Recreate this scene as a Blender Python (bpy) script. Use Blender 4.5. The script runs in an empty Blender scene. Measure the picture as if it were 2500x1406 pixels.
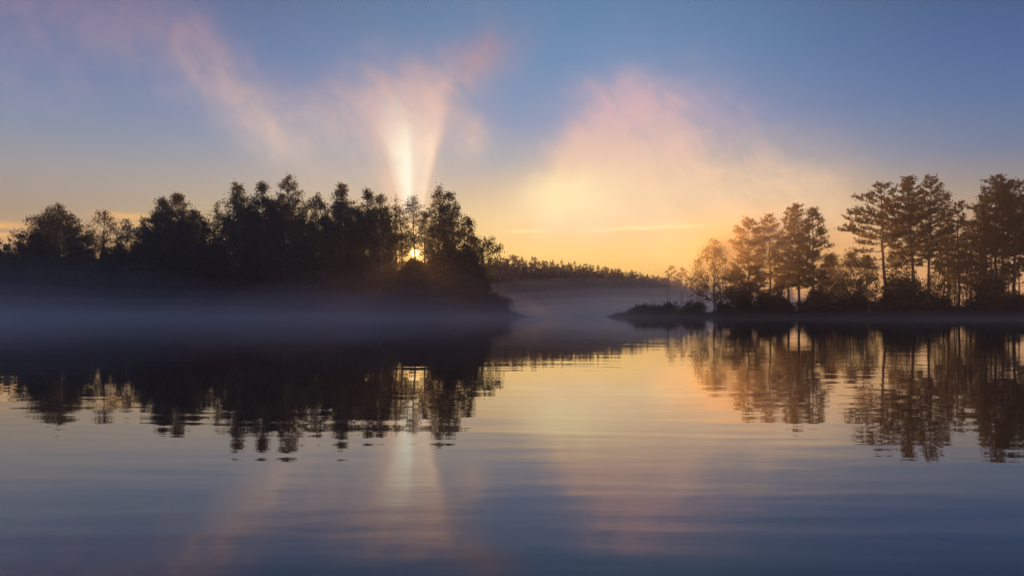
import bpy, math, random
import numpy as np

# ------------------------------------------------------------------ camera
sc = bpy.context.scene
col = sc.collection
F, CX, HOR, CAMH = 1944.0, 1250.0, 756.0, 1.2      # focal length in photo pixels, centre column, horizon row, eye height
cam_d = bpy.data.cameras.new('camera'); cam = bpy.data.objects.new('camera', cam_d); col.objects.link(cam)
cam_d.sensor_width = 36.0; cam_d.lens = F / 2500 * 36.0
cam_d.shift_y = (HOR - 703.0) / 2500.0
cam_d.clip_start = 0.1; cam_d.clip_end = 6000.0
cam.location = (0, 0, CAMH); cam.rotation_euler = (math.radians(90), 0, 0)
sc.camera = cam

# ------------------------------------------------------------------ colour management / render settings
sc.view_settings.view_transform = 'Standard'; sc.view_settings.look = 'None'
sc.view_settings.exposure = 0.0; sc.view_settings.gamma = 1.0; sc.view_settings.use_curve_mapping = False
sc.render.engine = 'CYCLES'
cy = sc.cycles
cy.max_bounces = 8; cy.diffuse_bounces = 2; cy.glossy_bounces = 3; cy.transmission_bounces = 4
cy.volume_bounces = 1; cy.transparent_max_bounces = 64
cy.use_denoising = True; cy.sample_clamp_indirect = 4.0
cy.caustics_reflective = False; cy.caustics_refractive = False

def lin(c, k=1.0):
    o = []
    for v in c:
        v = v / 255.0
        o.append((v / 12.92 if v <= 0.04045 else ((v + 0.055) / 1.055) ** 2.4) * k)
    return tuple(o)

# direction of the sun, read off where it shines through the leaves
SUN_AZ = math.atan2(1012 - CX, F); SUN_EL = math.atan2(HOR - 617, F)

# ------------------------------------------------------------------ sky
world = bpy.data.worlds.new('World'); sc.world = world; world.use_nodes = True
NT = world.node_tree; NT.nodes.clear()

class E:
    """a float socket with arithmetic"""
    def __init__(s, sock): s.s = sock
    def _op(a, op, b=None, c=None, clamp=False):
        n = NT.nodes.new('ShaderNodeMath'); n.operation = op; n.use_clamp = clamp
        for i, v in enumerate((a, b, c)):
            if v is None: continue
            if isinstance(v, E): NT.links.new(v.s, n.inputs[i])
            else: n.inputs[i].default_value = v
        return E(n.outputs[0])
    def __add__(a, b): return E._op(a, 'ADD', b)
    __radd__ = __add__
    def __sub__(a, b): return E._op(a, 'SUBTRACT', b)
    def __rsub__(a, b): return E._op(b, 'SUBTRACT', a)
    def __mul__(a, b): return E._op(a, 'MULTIPLY', b)
    __rmul__ = __mul__
    def __truediv__(a, b): return E._op(a, 'DIVIDE', b)
    def __pow__(a, b): return E._op(a, 'POWER', b)
    def clamp(a): return E._op(a, 'ADD', 0.0, clamp=True)
def emax(a, b): return E._op(a, 'MAXIMUM', b)
def emin(a, b): return E._op(a, 'MINIMUM', b)
def eexp(a): return E._op(math.e, 'POWER', a)
def smooth(x, a, b):
    n = NT.nodes.new('ShaderNodeMapRange'); n.interpolation_type = 'SMOOTHSTEP'
    NT.links.new(x.s, n.inputs['Value'])
    n.inputs['From Min'].default_value = a; n.inputs['From Max'].default_value = b
    return E(n.outputs['Result'])
def comb(x, y, z):
    n = NT.nodes.new('ShaderNodeCombineXYZ')
    for i, v in enumerate((x, y, z)):
        if isinstance(v, E): NT.links.new(v.s, n.inputs[i])
        else: n.inputs[i].default_value = v
    return n.outputs[0]
def noise(vec, scale, detail=4.0, rough=0.55, dist=0.0):
    n = NT.nodes.new('ShaderNodeTexNoise'); NT.links.new(vec, n.inputs['Vector'])
    n.inputs['Scale'].default_value = scale; n.inputs['Detail'].default_value = detail
    n.inputs['Roughness'].default_value = rough; n.inputs['Distortion'].default_value = dist
    return E(n.outputs[0])
def ramp(x, stops):
    n = NT.nodes.new('ShaderNodeValToRGB'); NT.links.new(x.s, n.inputs[0])
    el = n.color_ramp.elements; n.color_ramp.interpolation = 'EASE' if False else 'LINEAR'
    while len(el) < len(stops): el.new(0.5)
    for e_, (p, c) in zip(el, stops):
        e_.position = p; e_.color = (c[0], c[1], c[2], 1)
    return n.outputs[0]
def framp(x, stops): return E(E_bw(ramp(x, [(p, (v, v, v)) for p, v in stops])))
def E_bw(sock):
    n = NT.nodes.new('ShaderNodeSeparateColor'); NT.links.new(sock, n.inputs[0]); return n.outputs[0]
def mixc(f, a, b, mode='MIX'):
    n = NT.nodes.new('ShaderNodeMix'); n.data_type = 'RGBA'; n.blend_type = mode; n.clamp_factor = True
    if isinstance(f, E): NT.links.new(f.s, n.inputs['Factor'])
    else: n.inputs['Factor'].default_value = f
    for key, v in (('A', a), ('B', b)):
        sk = [i for i in n.inputs if i.name == key and i.type == 'RGBA'][0]
        if isinstance(v, tuple): sk.default_value = (v[0], v[1], v[2], 1)
        else: NT.links.new(v, sk)
    return [o for o in n.outputs if o.type == 'RGBA'][0]

tc = NT.nodes.new('ShaderNodeTexCoord')
sep = NT.nodes.new('ShaderNodeSeparateXYZ'); NT.links.new(tc.outputs['Generated'], sep.inputs[0])
dx, dy, dz = (E(o) for o in sep.outputs)
DIR = tc.outputs['Generated']
PXR = F                                             # photo pixels per radian, so sky features can be given in photo pixels
az = E._op(dx, 'ARCTAN2', dy) * PXR
el = emax(E._op(dz, 'ARCSINE'), 0.0) * PXR
def ae(x, y):                                       # photo pixel -> azimuth and elevation
    X = (x - CX) / F; Y = (HOR - y) / F
    return math.atan(X) * PXR, math.atan(Y / math.sqrt(1 + X * X)) * PXR

# base colours of the clear sky, bottom to top, towards the left, ahead and to the right
elf = el / 1600.0
def stops(lst):
    return [(math.atan((HOR - y) / F) * PXR / 1600.0 if y > -500 else p, lin(c)) for (y, c, p) in lst]
top = [(-999, (92, 112, 160), 0.62), (-999, (74, 92, 140), 0.8), (-999, (58, 74, 118), 1.0)]
rL = ramp(elf, stops([(756, (196, 150, 108), 0), (660, (200, 156, 110), 0), (600, (180, 152, 120), 0), (540, (158, 148, 134), 0), (450, (144, 151, 160), 0),
                      (350, (117, 140, 170), 0), (240, (86, 119, 168), 0), (100, (72, 101, 150), 0), (0, (62, 82, 124), 0)] + top[1:]))
rC = ramp(elf, stops([(756, (232, 168, 88), 0), (680, (244, 194, 100), 0), (620, (245, 210, 126), 0), (550, (240, 208, 148), 0), (470, (208, 190, 165), 0), (390, (158, 169, 180), 0),
                      (300, (120, 149, 188), 0), (150, (88, 139, 184), 0), (0, (74, 127, 170), 0)] + top[1:]))
rR = ramp(elf, stops([(756, (205, 150, 100), 0), (660, (210, 164, 116), 0), (560, (180, 154, 128), 0), (480, (134, 136, 142), 0), (420, (94, 122, 156), 0),
                      (300, (66, 110, 160), 0), (180, (48, 97, 150), 0), (0, (40, 77, 118), 0)] + top[1:]))
azl = ae(-200, 700)[0]; azc = ae(1420, 700)[0]; azr = ae(2600, 700)[0]
f1 = smooth(az, azl, azc); f2 = smooth(az, azc, azr)
base = mixc(f2, mixc(f1, rL, rC), rR)
# the half of the sky behind the viewer: duller
back = smooth(dy, 0.25, -0.6)
base = mixc(back * 0.75, base, ramp(elf, [(0, lin((150, 130, 140))), (0.25, lin((112, 116, 150))), (0.7, lin((84, 100, 146))), (1, lin((58, 74, 118)))]))

# mist and thin cloud lit by the sun, drifting above the trees
wn1 = noise(DIR, 5.0, 1.0, 0.6); wn2 = noise(comb(dx + 7.3, dy, dz), 5.0, 1.0, 0.6)
fn1 = noise(DIR, 16.0, 2.0, 0.6); fn2 = noise(comb(dx, dy + 5.1, dz), 16.0, 2.0, 0.6)
wa = az + (wn1 - 0.5) * 130.0 + (fn1 - 0.5) * 80.0
we = el + (wn2 - 0.5) * 130.0 + (fn2 - 0.5) * 80.0
nb = noise(comb(dx * 1.0, dy, dz * 1.6), 9.0, 3.0, 0.55)
nd = noise(comb(dx + dz * 0.6, dy, dz * 0.8 - dx * 0.25), 26.0, 4.0, 0.58, 0.45)      # wisps
wisp = emax((nd - 0.5) * 2.1 + 1.0, 0.05)
def blob(x, y, sx, sy, rot=0.0, amp=1.0, warp=True):
    a0, e0 = ae(x, y); A, B = (wa, we) if warp else (az, el)
    c, s_ = math.cos(math.radians(rot)), math.sin(math.radians(rot))
    u = ((A - a0) * c + (B - e0) * s_) * (1.0 / sx); v = ((B - e0) * c - (A - a0) * s_) * (1.0 / sy)
    return eexp((u * u + v * v) * -1.0) * amp
# pink high mist
pink = blob(330, 60, 240, 110, -20, .32) + blob(0, 10, 150, 150, 0, .30) + blob(575, 205, 110, 64, -45, .36) + blob(690, 335, 100, 66, -45, .44) \
     + blob(490, 120, 130, 60, -50, .26) + blob(830, 290, 100, 90, 10, .42) + blob(1195, 105, 110, 60, 40, .34) + blob(1125, 180, 130, 60, 62, .36) + blob(1000, 215, 110, 70, 0, .42) + blob(1147, 338, 46, 50, 0, .50, False) \
     + blob(1000, 330, 190, 160, 0, .22)
pink = pink * (0.35 + nb * 1.2) * wisp * 1.1
base = mixc(pink.clamp(), base, mixc(smooth(el, ae(1000, 420)[1], ae(1000, 60)[1]), lin((226, 200, 184)), lin((158, 136, 156))))
# the broad bank of glowing mist over the channel, with a ragged upper edge
lump = blob(1560, 350, 200, 150, 0, .85) + blob(1550, 240, 180, 85, 4, .42) + blob(1400, 470, 150, 110, 25, .65) + blob(1830, 430, 220, 120, -8, .46) + blob(1560, 520, 330, 90, 0, .5) \
     + blob(1370, 330, 80, 110, 20, .22) + blob(1990, 500, 170, 90, 0, .35)
# its left side is cut off by a slanting shadow
a0, e0 = ae(1250, 556); cut = smooth((az - a0) * 0.72 - (el - e0) * 0.28 + (fn1 - 0.5) * 60, -35.0, 75.0)
ra = az - SUN_AZ * PXR; re_ = el - SUN_EL * PXR                # everything about the sun: angle from the vertical and distance
ang0 = E._op(ra, 'ARCTAN2', emax(re_, 1.0)) * (180 / math.pi)
beams = noise(comb(ang0 * 0.09, 3.0, 1.0), 1.0, 3.0, 0.6)      # faint shafts and shadows radiating through the mist
lump = lump * (0.25 + cut * 0.75) * (0.1 + nb * 0.9 + beams * 0.8) * (0.3 + wisp * 0.75)
warmth = smooth(el, ae(1500, 215)[1], ae(1500, 525)[1])
base = mixc(smooth(lump, -0.22, 1.3) * 0.95 - 0.03, base, mixc(warmth, lin((210, 177, 186)), lin((248, 214, 174))))
core = (blob(1395, 478, 110, 48, 22, .75) + blob(1440, 500, 160, 70, 8, .45)) * (0.6 + nb * 0.8)
base = mixc(core.clamp(), base, lin((253, 234, 186)))
# shafts of light fanning up from the sun through the rising mist
sa, se = SUN_AZ * PXR, SUN_EL * PXR
ang = ang0 + (noise(comb(dx, dy, dz), 11.0, 1.0) - 0.5) * 3.0    # degrees from the vertical
rad = E._op(ra * ra + re_ * re_, 'SQRT')
angf = (ang + 40.0) / 80.0
prof = framp(angf, [(0.0, 0.0), (0.14, 0.0), (0.2, .32), (0.27, .58), (0.32, .8), (0.36, .95), (0.44, 1.0), (0.48, .86), (0.53, .8), (0.59, .86), (0.625, .9), (0.65, .6), (0.675, .16), (0.70, 0.05), (0.78, 0.0)])
mr = noise(comb(dx * 1.3, dy, dz * 0.7), 13.0, 2.0, 0.55)
up = smooth(rad + (fn2 - 0.5) * 160.0, 530.0, 240.0) * smooth(re_, 60.0, 150.0)
shaft = prof * up * (0.3 + mr * 0.8 + (wisp - 1.0) * 0.45)
base = mixc(shaft.clamp(), base, mixc(smooth(rad, 440.0, 210.0), lin((232, 194, 186)), lin((255, 212, 180))))
hot = framp(angf, [(0.0, 0.0), (0.28, 0.0), (0.35, 0.5), (0.40, .85), (0.445, 1.0), (0.475, 0.6), (0.50, .36), (0.56, .28), (0.595, .36), (0.62, .32), (0.66, 0.0), (1, 0)]) * (0.65 + wisp * 0.35) * smooth(rad + (mr - 0.5) * 180.0, 400.0, 190.0) * smooth(re_, 60.0, 110.0)
base = mixc((hot * 1.05).clamp(), base, lin((255, 251, 230)), 'MIX')
# low streaks of cloud: gold lines over the channel, orange bars beyond the island
def streak(x0, y0, x1, y1, w, amp):
    a0, e0 = ae(x0, y0); a1, e1 = ae(x1, y1); L = math.hypot(a1 - a0, e1 - e0); ux, uy = (a1 - a0) / L, (e1 - e0) / L
    u = (az - a0) * ux + (el - e0) * uy; v = (el - e0) * ux - (az - a0) * uy + (fn1 - 0.5) * 8.0
    taper = smooth(u, 0.0, L * 0.45) * smooth(u, L, L * 0.55)
    return eexp(v * v * (-1.0 / (w * w))) * taper * amp
gold = streak(1205, 569, 1365, 560, 4.0, .75) + streak(1380, 562, 1810, 547, 4.5, .9) + streak(1540, 547, 1700, 542, 3.0, .35) + streak(1390, 566, 1500, 563, 3.0, .3)
base = mixc(gold.clamp(), base, lin((254, 238, 176)))
bars = streak(-260, 546, 150, 555, 9, .9) + streak(-200, 574, 140, 572, 6, .8) + streak(190, 521, 420, 536, 8, .8) + streak(200, 548, 400, 548, 6, .6) + streak(-60, 586, 120, 606, 8, .6) + streak(60, 592, 130, 598, 5, .7)
base = mixc((bars * (0.5 + fn2)).clamp(), base, lin((240, 186, 116)))
dusk = streak(-160, 602, 160, 603, 7, .7) + streak(-120, 562, 180, 566, 4, .55)
base = mixc(dusk.clamp(), base, lin((150, 126, 124)))
# the sun's own disc and the glow close about it
disc = smooth(rad, 12.0, 6.0); glow = eexp(rad * (-1.0 / 42.0))
sky_tex = NT.nodes.new('ShaderNodeTexSky'); sky_tex.sky_type = 'NISHITA'; sky_tex.sun_disc = False
sky_tex.sun_elevation = SUN_EL; sky_tex.sun_rotation = SUN_AZ; sky_tex.altitude = 100; sky_tex.air_density = 1.0; sky_tex.dust_density = 1.5; sky_tex.ozone_density = 1.5
bri = NT.nodes.new('ShaderNodeVectorMath'); bri.operation = 'SCALE'; bri.inputs['Scale'].default_value = 10.0; NT.links.new(base, bri.inputs[0])
mixn = mixc(0.98, sky_tex.outputs[0], bri.outputs[0])
sunc = NT.nodes.new('ShaderNodeVectorMath'); sunc.operation = 'SCALE'; sunc.inputs[0].default_value = (1.0, .56, .18)
NT.links.new((disc * 90.0 + glow * 12.0).s, sunc.inputs['Scale'])
addn = NT.nodes.new('ShaderNodeVectorMath'); addn.operation = 'ADD'; NT.links.new(mixn, addn.inputs[0]); NT.links.new(sunc.outputs[0], addn.inputs[1])
bg = NT.nodes.new('ShaderNodeBackground'); bg.inputs['Strength'].default_value = 0.1
NT.links.new(addn.outputs[0], bg.inputs['Color'])
wo = NT.nodes.new('ShaderNodeOutputWorld'); NT.links.new(bg.outputs[0], wo.inputs['Surface'])
world.cycles.sampling_method = 'MANUAL'; world.cycles.sample_map_resolution = 512

# ------------------------------------------------------------------ sun
sd = bpy.data.lights.new('sun', 'SUN'); so = bpy.data.objects.new('sun', sd); col.objects.link(so)
sd.energy = 5.0; sd.angle = math.radians(0.53); sd.color = (1.0, 0.40, 0.07)
so.rotation_euler = (math.radians(90) - SUN_EL, 0, math.pi - SUN_AZ)
so.location = (-60, 300, 80)

# ------------------------------------------------------------------ helpers
def at(x, Y): return (x - CX) / F * Y                       # sideways position of a photo column at depth Y
def zt(y, Y): return CAMH + (HOR - y) / F * Y               # height of a photo row at depth Y

class Buf:
    """collects vertices, triangles and quads of one mesh"""
    def __init__(s): s.v = []; s.f = []; s.n = 0
    def add(s, V, Fa):
        V = np.asarray(V, dtype=np.float32).reshape(-1, 3); Fa = np.asarray(Fa, dtype=np.int32)
        s.v.append(V); s.f.append(Fa + s.n); s.n += len(V)
    def tube(s, P, R, sides=6, cap=True):
        P = np.asarray(P, float); R = np.asarray(R, float); k = len(P)
        T = np.gradient(P, axis=0); T /= np.linalg.norm(T, axis=1)[:, None] + 1e-9
        ref = np.where(np.abs(T[:, 2:3]) > 0.9, np.array([[1.0, 0, 0]]), np.array([[0, 0, 1.0]]))
        A = np.cross(T, ref); A /= np.linalg.norm(A, axis=1)[:, None] + 1e-9
        if k > 2:                                           # keep the frame from flipping along the tube
            for i in range(1, k):
                A[i] = A[i - 1] - T[i] * np.dot(A[i - 1], T[i]); A[i] /= np.linalg.norm(A[i]) + 1e-9
        B = np.cross(T, A)
        th = np.arange(sides) / sides * 2 * np.pi
        V = P[:, None, :] + R[:, None, None] * (np.cos(th)[None, :, None] * A[:, None, :] + np.sin(th)[None, :, None] * B[:, None, :])
        i = np.arange(k - 1)[:, None] * sides; j = np.arange(sides)[None, :]; j2 = (j + 1) % sides
        q = np.stack([i + j, i + j2, i + sides + j2, i + sides + j], -1).reshape(-1, 4)
        s.add(V.reshape(-1, 3), q)
    def leaves(s, C, D, L, Wd, rng):
        """diamond leaves: centres C, long axes D"""
        n = len(C)
        S = rng.normal(size=(n, 3)); S -= D * np.sum(S * D, 1)[:, None]; S /= np.linalg.norm(S, axis=1)[:, None] + 1e-9
        a = (L / 2)[:, None] * D; b = (Wd / 2)[:, None] * S
        V = np.stack([C - a, C + b + a * .15, C + a, C - b + a * .15], 1).reshape(-1, 3)
        s.add(V, np.arange(n * 4).reshape(n, 4))
    def needles(s, C, D, L, Wd, rng):
        """narrow triangles from C along D"""
        n = len(C)
        S = rng.normal(size=(n, 3)); S -= D * np.sum(S * D, 1)[:, None]; S /= np.linalg.norm(S, axis=1)[:, None] + 1e-9
        b = (Wd / 2)[:, None] * S
        V = np.stack([C - b, C + b, C + D * L[:, None]], 1).reshape(-1, 3)
        s.add(V, np.arange(n * 3).reshape(n, 3))
    def mesh(s, name, mat, smooth=False):
        me = bpy.data.meshes.new(name)
        V = np.concatenate(s.v); tot = sum(f.size for f in s.f); npoly = sum(len(f) for f in s.f)
        me.vertices.add(len(V)); me.vertices.foreach_set('co', V.ravel())
        me.loops.add(tot); me.loops.foreach_set('vertex_index', np.concatenate([f.ravel() for f in s.f]))
        me.polygons.add(npoly)
        sz = np.concatenate([np.full(len(f), f.shape[1], np.int32) for f in s.f])
        me.polygons.foreach_set('loop_start', np.concatenate([[0], np.cumsum(sz)[:-1]]).astype(np.int32))
        if smooth: me.polygons.foreach_set('use_smooth', np.ones(npoly, bool))
        me.update(calc_edges=True); me.materials.append(mat)
        return me

def link(name, data, parent=None, loc=None, rz=0.0):
    o = bpy.data.objects.new(name, data); col.objects.link(o)
    if parent: o.parent = parent
    if loc is not None: o.location = loc
    o.rotation_euler[2] = rz
    return o
def tag(o, label, cat=None, group=None, kind=None):
    o['label'] = label
    if cat: o['category'] = cat
    if group: o['group'] = group
    if kind: o['kind'] = kind
    return o
def unit(v): return v / (np.linalg.norm(v, axis=-1, keepdims=True) + 1e-9)

# ------------------------------------------------------------------ materials
def material(name):
    m = bpy.data.materials.new(name); m.use_nodes = True
    return m, m.node_tree.nodes, m.node_tree.links
def leaf_material(name, c1, c2, translucent):
    m, n, l = material(name); n.clear()
    geo = n.new('ShaderNodeNewGeometry'); rp = n.new('ShaderNodeValToRGB')
    rp.color_ramp.elements[0].color = (*c1, 1); rp.color_ramp.elements[1].color = (*c2, 1)
    l.new(geo.outputs['Random Per Island'], rp.inputs[0])
    d = n.new('ShaderNodeBsdfDiffuse'); t = n.new('ShaderNodeBsdfTranslucent'); mx = n.new('ShaderNodeMixShader'); mx.inputs[0].default_value = translucent
    hs = n.new('ShaderNodeHueSaturation'); hs.inputs['Saturation'].default_value = 1.2; hs.inputs['Value'].default_value = 2.6
    l.new(rp.outputs[0], d.inputs[0]); l.new(rp.outputs[0], hs.inputs['Color']); l.new(hs.outputs[0], t.inputs[0])
    o = n.new('ShaderNodeOutputMaterial'); l.new(d.outputs[0], mx.inputs[1]); l.new(t.outputs[0], mx.inputs[2]); l.new(mx.outputs[0], o.inputs[0])
    return m
def bark_material(name, c1, c2, scale, stretch=0.2):
    m, n, l = material(name); b = n['Principled BSDF']; b.inputs['Roughness'].default_value = 0.9
    tcn = n.new('ShaderNodeTexCoord'); mp = n.new('ShaderNodeMapping'); mp.inputs['Scale'].default_value = (1, 1, stretch)
    nz = n.new('ShaderNodeTexNoise'); nz.inputs['Scale'].default_value = scale; nz.inputs['Detail'].default_value = 5
    rp = n.new('ShaderNodeValToRGB'); rp.color_ramp.elements[0].position = .38; rp.color_ramp.elements[1].position = .62
    rp.color_ramp.elements[0].color = (*c1, 1); rp.color_ramp.elements[1].color = (*c2, 1)
    bm = n.new('ShaderNodeBump'); bm.inputs['Strength'].default_value = .6; bm.inputs['Distance'].default_value = .03
    l.new(tcn.outputs['Object'], mp.inputs[0]); l.new(mp.outputs[0], nz.inputs[0]); l.new(nz.outputs[0], rp.inputs[0]); l.new(rp.outputs[0], b.inputs['Base Color'])
    l.new(nz.outputs[0], bm.inputs['Height']); l.new(bm.outputs[0], b.inputs['Normal'])
    return m
M_LEAF = leaf_material('birch_leaf', (.032, .045, .018), (.07, .075, .03), .42)
M_LEAF2 = leaf_material('willow_leaf', (.03, .04, .018), (.06, .065, .03), .35)
M_SHRUB = leaf_material('shrub_leaf', (.022, .032, .014), (.05, .055, .025), .25)
M_PINE = leaf_material('pine_needle', (.03, .036, .018), (.07, .065, .03), .42)
M_SPRUCE = leaf_material('spruce_needle', (.018, .028, .018), (.04, .045, .026), .12)
M_GRASS = leaf_material('sedge_blade', (.05, .055, .025), (.11, .1, .05), .3)
M_BIRCH = bark_material('birch_bark', (.06, .055, .05), (.28, .26, .24), 3.0, 1.5)
M_DARKBARK = bark_material('grey_bark', (.03, .026, .022), (.09, .08, .07), 5.0)
M_PINEBARK = bark_material('pine_bark', (.045, .03, .022), (.15, .085, .05), 5.0)
# soil and moss of the shores
M_SOIL, n, l = material('shore_soil'); b = n['Principled BSDF']; b.inputs['Roughness'].default_value = .95
nz = n.new('ShaderNodeTexNoise'); nz.inputs['Scale'].default_value = .8; nz.inputs['Detail'].default_value = 8
rp = n.new('ShaderNodeValToRGB'); rp.color_ramp.elements[0].color = (.02, .022, .012, 1); rp.color_ramp.elements[1].color = (.06, .05, .03, 1)
tcn = n.new('ShaderNodeTexCoord'); l.new(tcn.outputs['Object'], nz.inputs[0]); l.new(nz.outputs[0], rp.inputs[0]); l.new(rp.outputs[0], b.inputs['Base Color'])
bm = n.new('ShaderNodeBump'); bm.inputs['Distance'].default_value = .2; l.new(nz.outputs[0], bm.inputs['Height']); l.new(bm.outputs[0], b.inputs['Normal'])

# lake water: dark, clear and almost still, with long low ripples
M_WATER, n, l = material('lake_water'); b = n['Principled BSDF']
b.inputs['Base Color'].default_value = (.006, .009, .014, 1); b.inputs['Roughness'].default_value = 0.015; b.inputs['IOR'].default_value = 1.3; b.inputs['Coat Weight'].default_value = .7; b.inputs['Coat IOR'].default_value = 1.14; b.inputs['Coat Roughness'].default_value = .015
tcn = n.new('ShaderNodeTexCoord')
def wmap(sx, sy, rot):
    mp = n.new('ShaderNodeMapping'); mp.inputs['Scale'].default_value = (sx, sy, 1); mp.inputs['Rotation'].default_value = (0, 0, math.radians(rot))
    l.new(tcn.outputs['Object'], mp.inputs[0]); return mp.outputs[0]
def wnoise(vec, scale, detail, dist=0.0):
    nz = n.new('ShaderNodeTexNoise'); nz.noise_dimensions = '2D'; nz.inputs['Scale'].default_value = scale; nz.inputs['Detail'].default_value = detail; nz.inputs['Distortion'].default_value = dist
    l.new(vec, nz.inputs['Vector']); return nz.outputs[0]
def wmath(op, a, c):
    m_ = n.new('ShaderNodeMath'); m_.operation = op
    for i, v in enumerate((a, c)):
        if isinstance(v, (int, float)): m_.inputs[i].default_value = v
        else: l.new(v, m_.inputs[i])
    return m_.outputs[0]
swell = wnoise(wmap(.22, 1.0, -6), 1.5, 1.0, .3)             # ripples about half a metre apart, crests running across the view
cross_ = wnoise(wmap(.35, 1.0, 9), 3.4, 2.0)
patch = wnoise(wmap(.5, 1.0, 20), .11, 2.0)                 # breeze patches
pr = n.new('ShaderNodeMapRange'); pr.inputs['From Min'].default_value = .35; pr.inputs['From Max'].default_value = .68; pr.inputs['To Min'].default_value = .3; l.new(patch, pr.inputs['Value'])
broad = wnoise(wmap(.3, 1.0, 3), .33, 1.0)
h = wmath('ADD', wmath('MULTIPLY', swell, .0048), wmath('MULTIPLY', cross_, .0011))
h = wmath('ADD', wmath('MULTIPLY', h, pr.outputs[0]), wmath('MULTIPLY', broad, .0022))
bm = n.new('ShaderNodeBump'); bm.inputs['Strength'].default_value = 1.0; bm.inputs['Distance'].default_value = 1.0
l.new(h, bm.inputs['Height']); l.new(bm.outputs[0], b.inputs['Normal']); l.new(bm.outputs[0], b.inputs['Coat Normal'])

# ------------------------------------------------------------------ water and land
b_ = Buf(); b_.add([(-2500, -60, 0), (2500, -60, 0), (2500, 4000, 0), (-2500, 4000, 0)], [(0, 1, 2, 3)])
water = link('water', b_.mesh('water', M_WATER)); tag(water, 'still dark lake mirroring the sky and trees', kind='structure')

def poly_dist(P, X, Y):
    """signed distance to polygon P, positive inside"""
    P = np.asarray(P, float); Q = np.roll(P, -1, 0); pts = np.stack([X, Y], -1)[..., None, :]
    d = Q - P; t = np.clip(np.sum((pts - P) * d, -1) / np.sum(d * d, -1), 0, 1)
    dist = np.min(np.linalg.norm(pts - (P + t[..., None] * d), axis=-1), -1)
    cond = ((P[:, 1] > Y[..., None]) != (Q[:, 1] > Y[..., None]))
    with np.errstate(divide='ignore', invalid='ignore'):
        xi = (Q[:, 0] - P[:, 0]) * (Y[..., None] - P[:, 1]) / (Q[:, 1] - P[:, 1]) + P[:, 0]
    inside = (np.sum(cond & (X[..., None] < xi), -1) % 2) == 1
    return np.where(inside, dist, -dist)
def wobble(x, y, s, seed):
    r = np.random.default_rng(seed); o = 0 * x
    for k in range(7):
        a = r.uniform(0, 6.28); f = s * 1.7 ** k * .5; o = o + np.sin((x * math.cos(a) + y * math.sin(a)) * f + r.uniform(0, 6.28)) / 1.5 ** k
    return o / 2.2
ISLAND = [(-170, 143), (-110, 139.5), (-70, 138), (-35, 136.5), (-12, 135.5), (-3.0, 136), (1.6, 137.2), (2.7, 138.6), (1.5, 140), (-2.5, 142), (-4, 150), (-8, 168), (-40, 182), (-110, 186), (-170, 184)]
POINT = [(16.6, 136.6), (19, 135.4), (25, 131.5), (33, 127), (42, 122.5), (55, 118.5), (75, 116.5), (110, 114), (150, 112), (150, 150), (95, 152), (60, 150), (40, 147), (26, 142), (19, 138.6)]
def land_h(poly, top, seed):
    def hf(X, Y):
        X = np.asarray(X, float); Y = np.asarray(Y, float)
        d = poly_dist(poly, X, Y) + wobble(X, Y, .35, seed) * .7
        return np.where(d < 0, d * .35, top * (1 - np.exp(-d / 2.2)) + .05 * np.minimum(d, 12) * .6) - .06 + np.where(d > .5, wobble(X, Y, .9, seed + 3) * .12, 0)
    return hf
h_isl = land_h(ISLAND, .7, 1); h_pt = land_h(POINT, .6, 2)
def land(name, hf, x0, x1, y0, y1, step, label):
    xs = np.arange(x0, x1 + step, step); ys = np.arange(y0, y1 + step, step)
    X, Y = np.meshgrid(xs, ys); Z = np.maximum(hf(X, Y), -1.2)
    k = len(xs); i, j = np.meshgrid(np.arange(len(ys) - 1), np.arange(k - 1), indexing='ij'); a = i * k + j
    bb = Buf(); bb.add(np.stack([X, Y, Z], -1).reshape(-1, 3), np.stack([a, a + 1, a + k + 1, a + k], -1).reshape(-1, 4))
    o = link(name, bb.mesh(name, M_SOIL, True)); tag(o, label, kind='structure'); return o
land('island', h_isl, -176, 8, 130, 192, 1.0, 'low mossy island under the leafy wood, half lost in mist')
land('spit', h_pt, 12, 156, 106, 158, 1.0, 'low grassy spit of land under the pines')
# the far shore: runs away to the right behind the channel
FAR = [(-700, 330), (-160, 270), (-60, 262), (-15, 268), (20, 300), (48, 345), (75, 395), (100, 470), (190, 560), (420, 640), (900, 700), (900, 1500), (-700, 1500)]
def h_far(X, Y):
    d = poly_dist(FAR, np.asarray(X, float), np.asarray(Y, float)); return np.clip(np.where(d < 0, d * .1, .9 * (1 - np.exp(-d / 8))), -1.2, 3)
xs = np.concatenate([np.arange(-700, 900, 20.0), [900]]); ys = np.concatenate([np.arange(240, 760, 10.0), np.arange(760, 1500, 100.0), [1500]])
X, Y = np.meshgrid(xs, ys); Z = h_far(X, Y); k = len(xs); i, j = np.meshgrid(np.arange(len(ys) - 1), np.arange(k - 1), indexing='ij'); a = i * k + j
bb = Buf(); bb.add(np.stack([X, Y, Z], -1).reshape(-1, 3), np.stack([a, a + 1, a + k + 1, a + k], -1).reshape(-1, 4))
tag(link('far_shore', bb.mesh('far_shore', M_SOIL, True)), 'low far shore of the lake under the distant forest', kind='structure')

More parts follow.
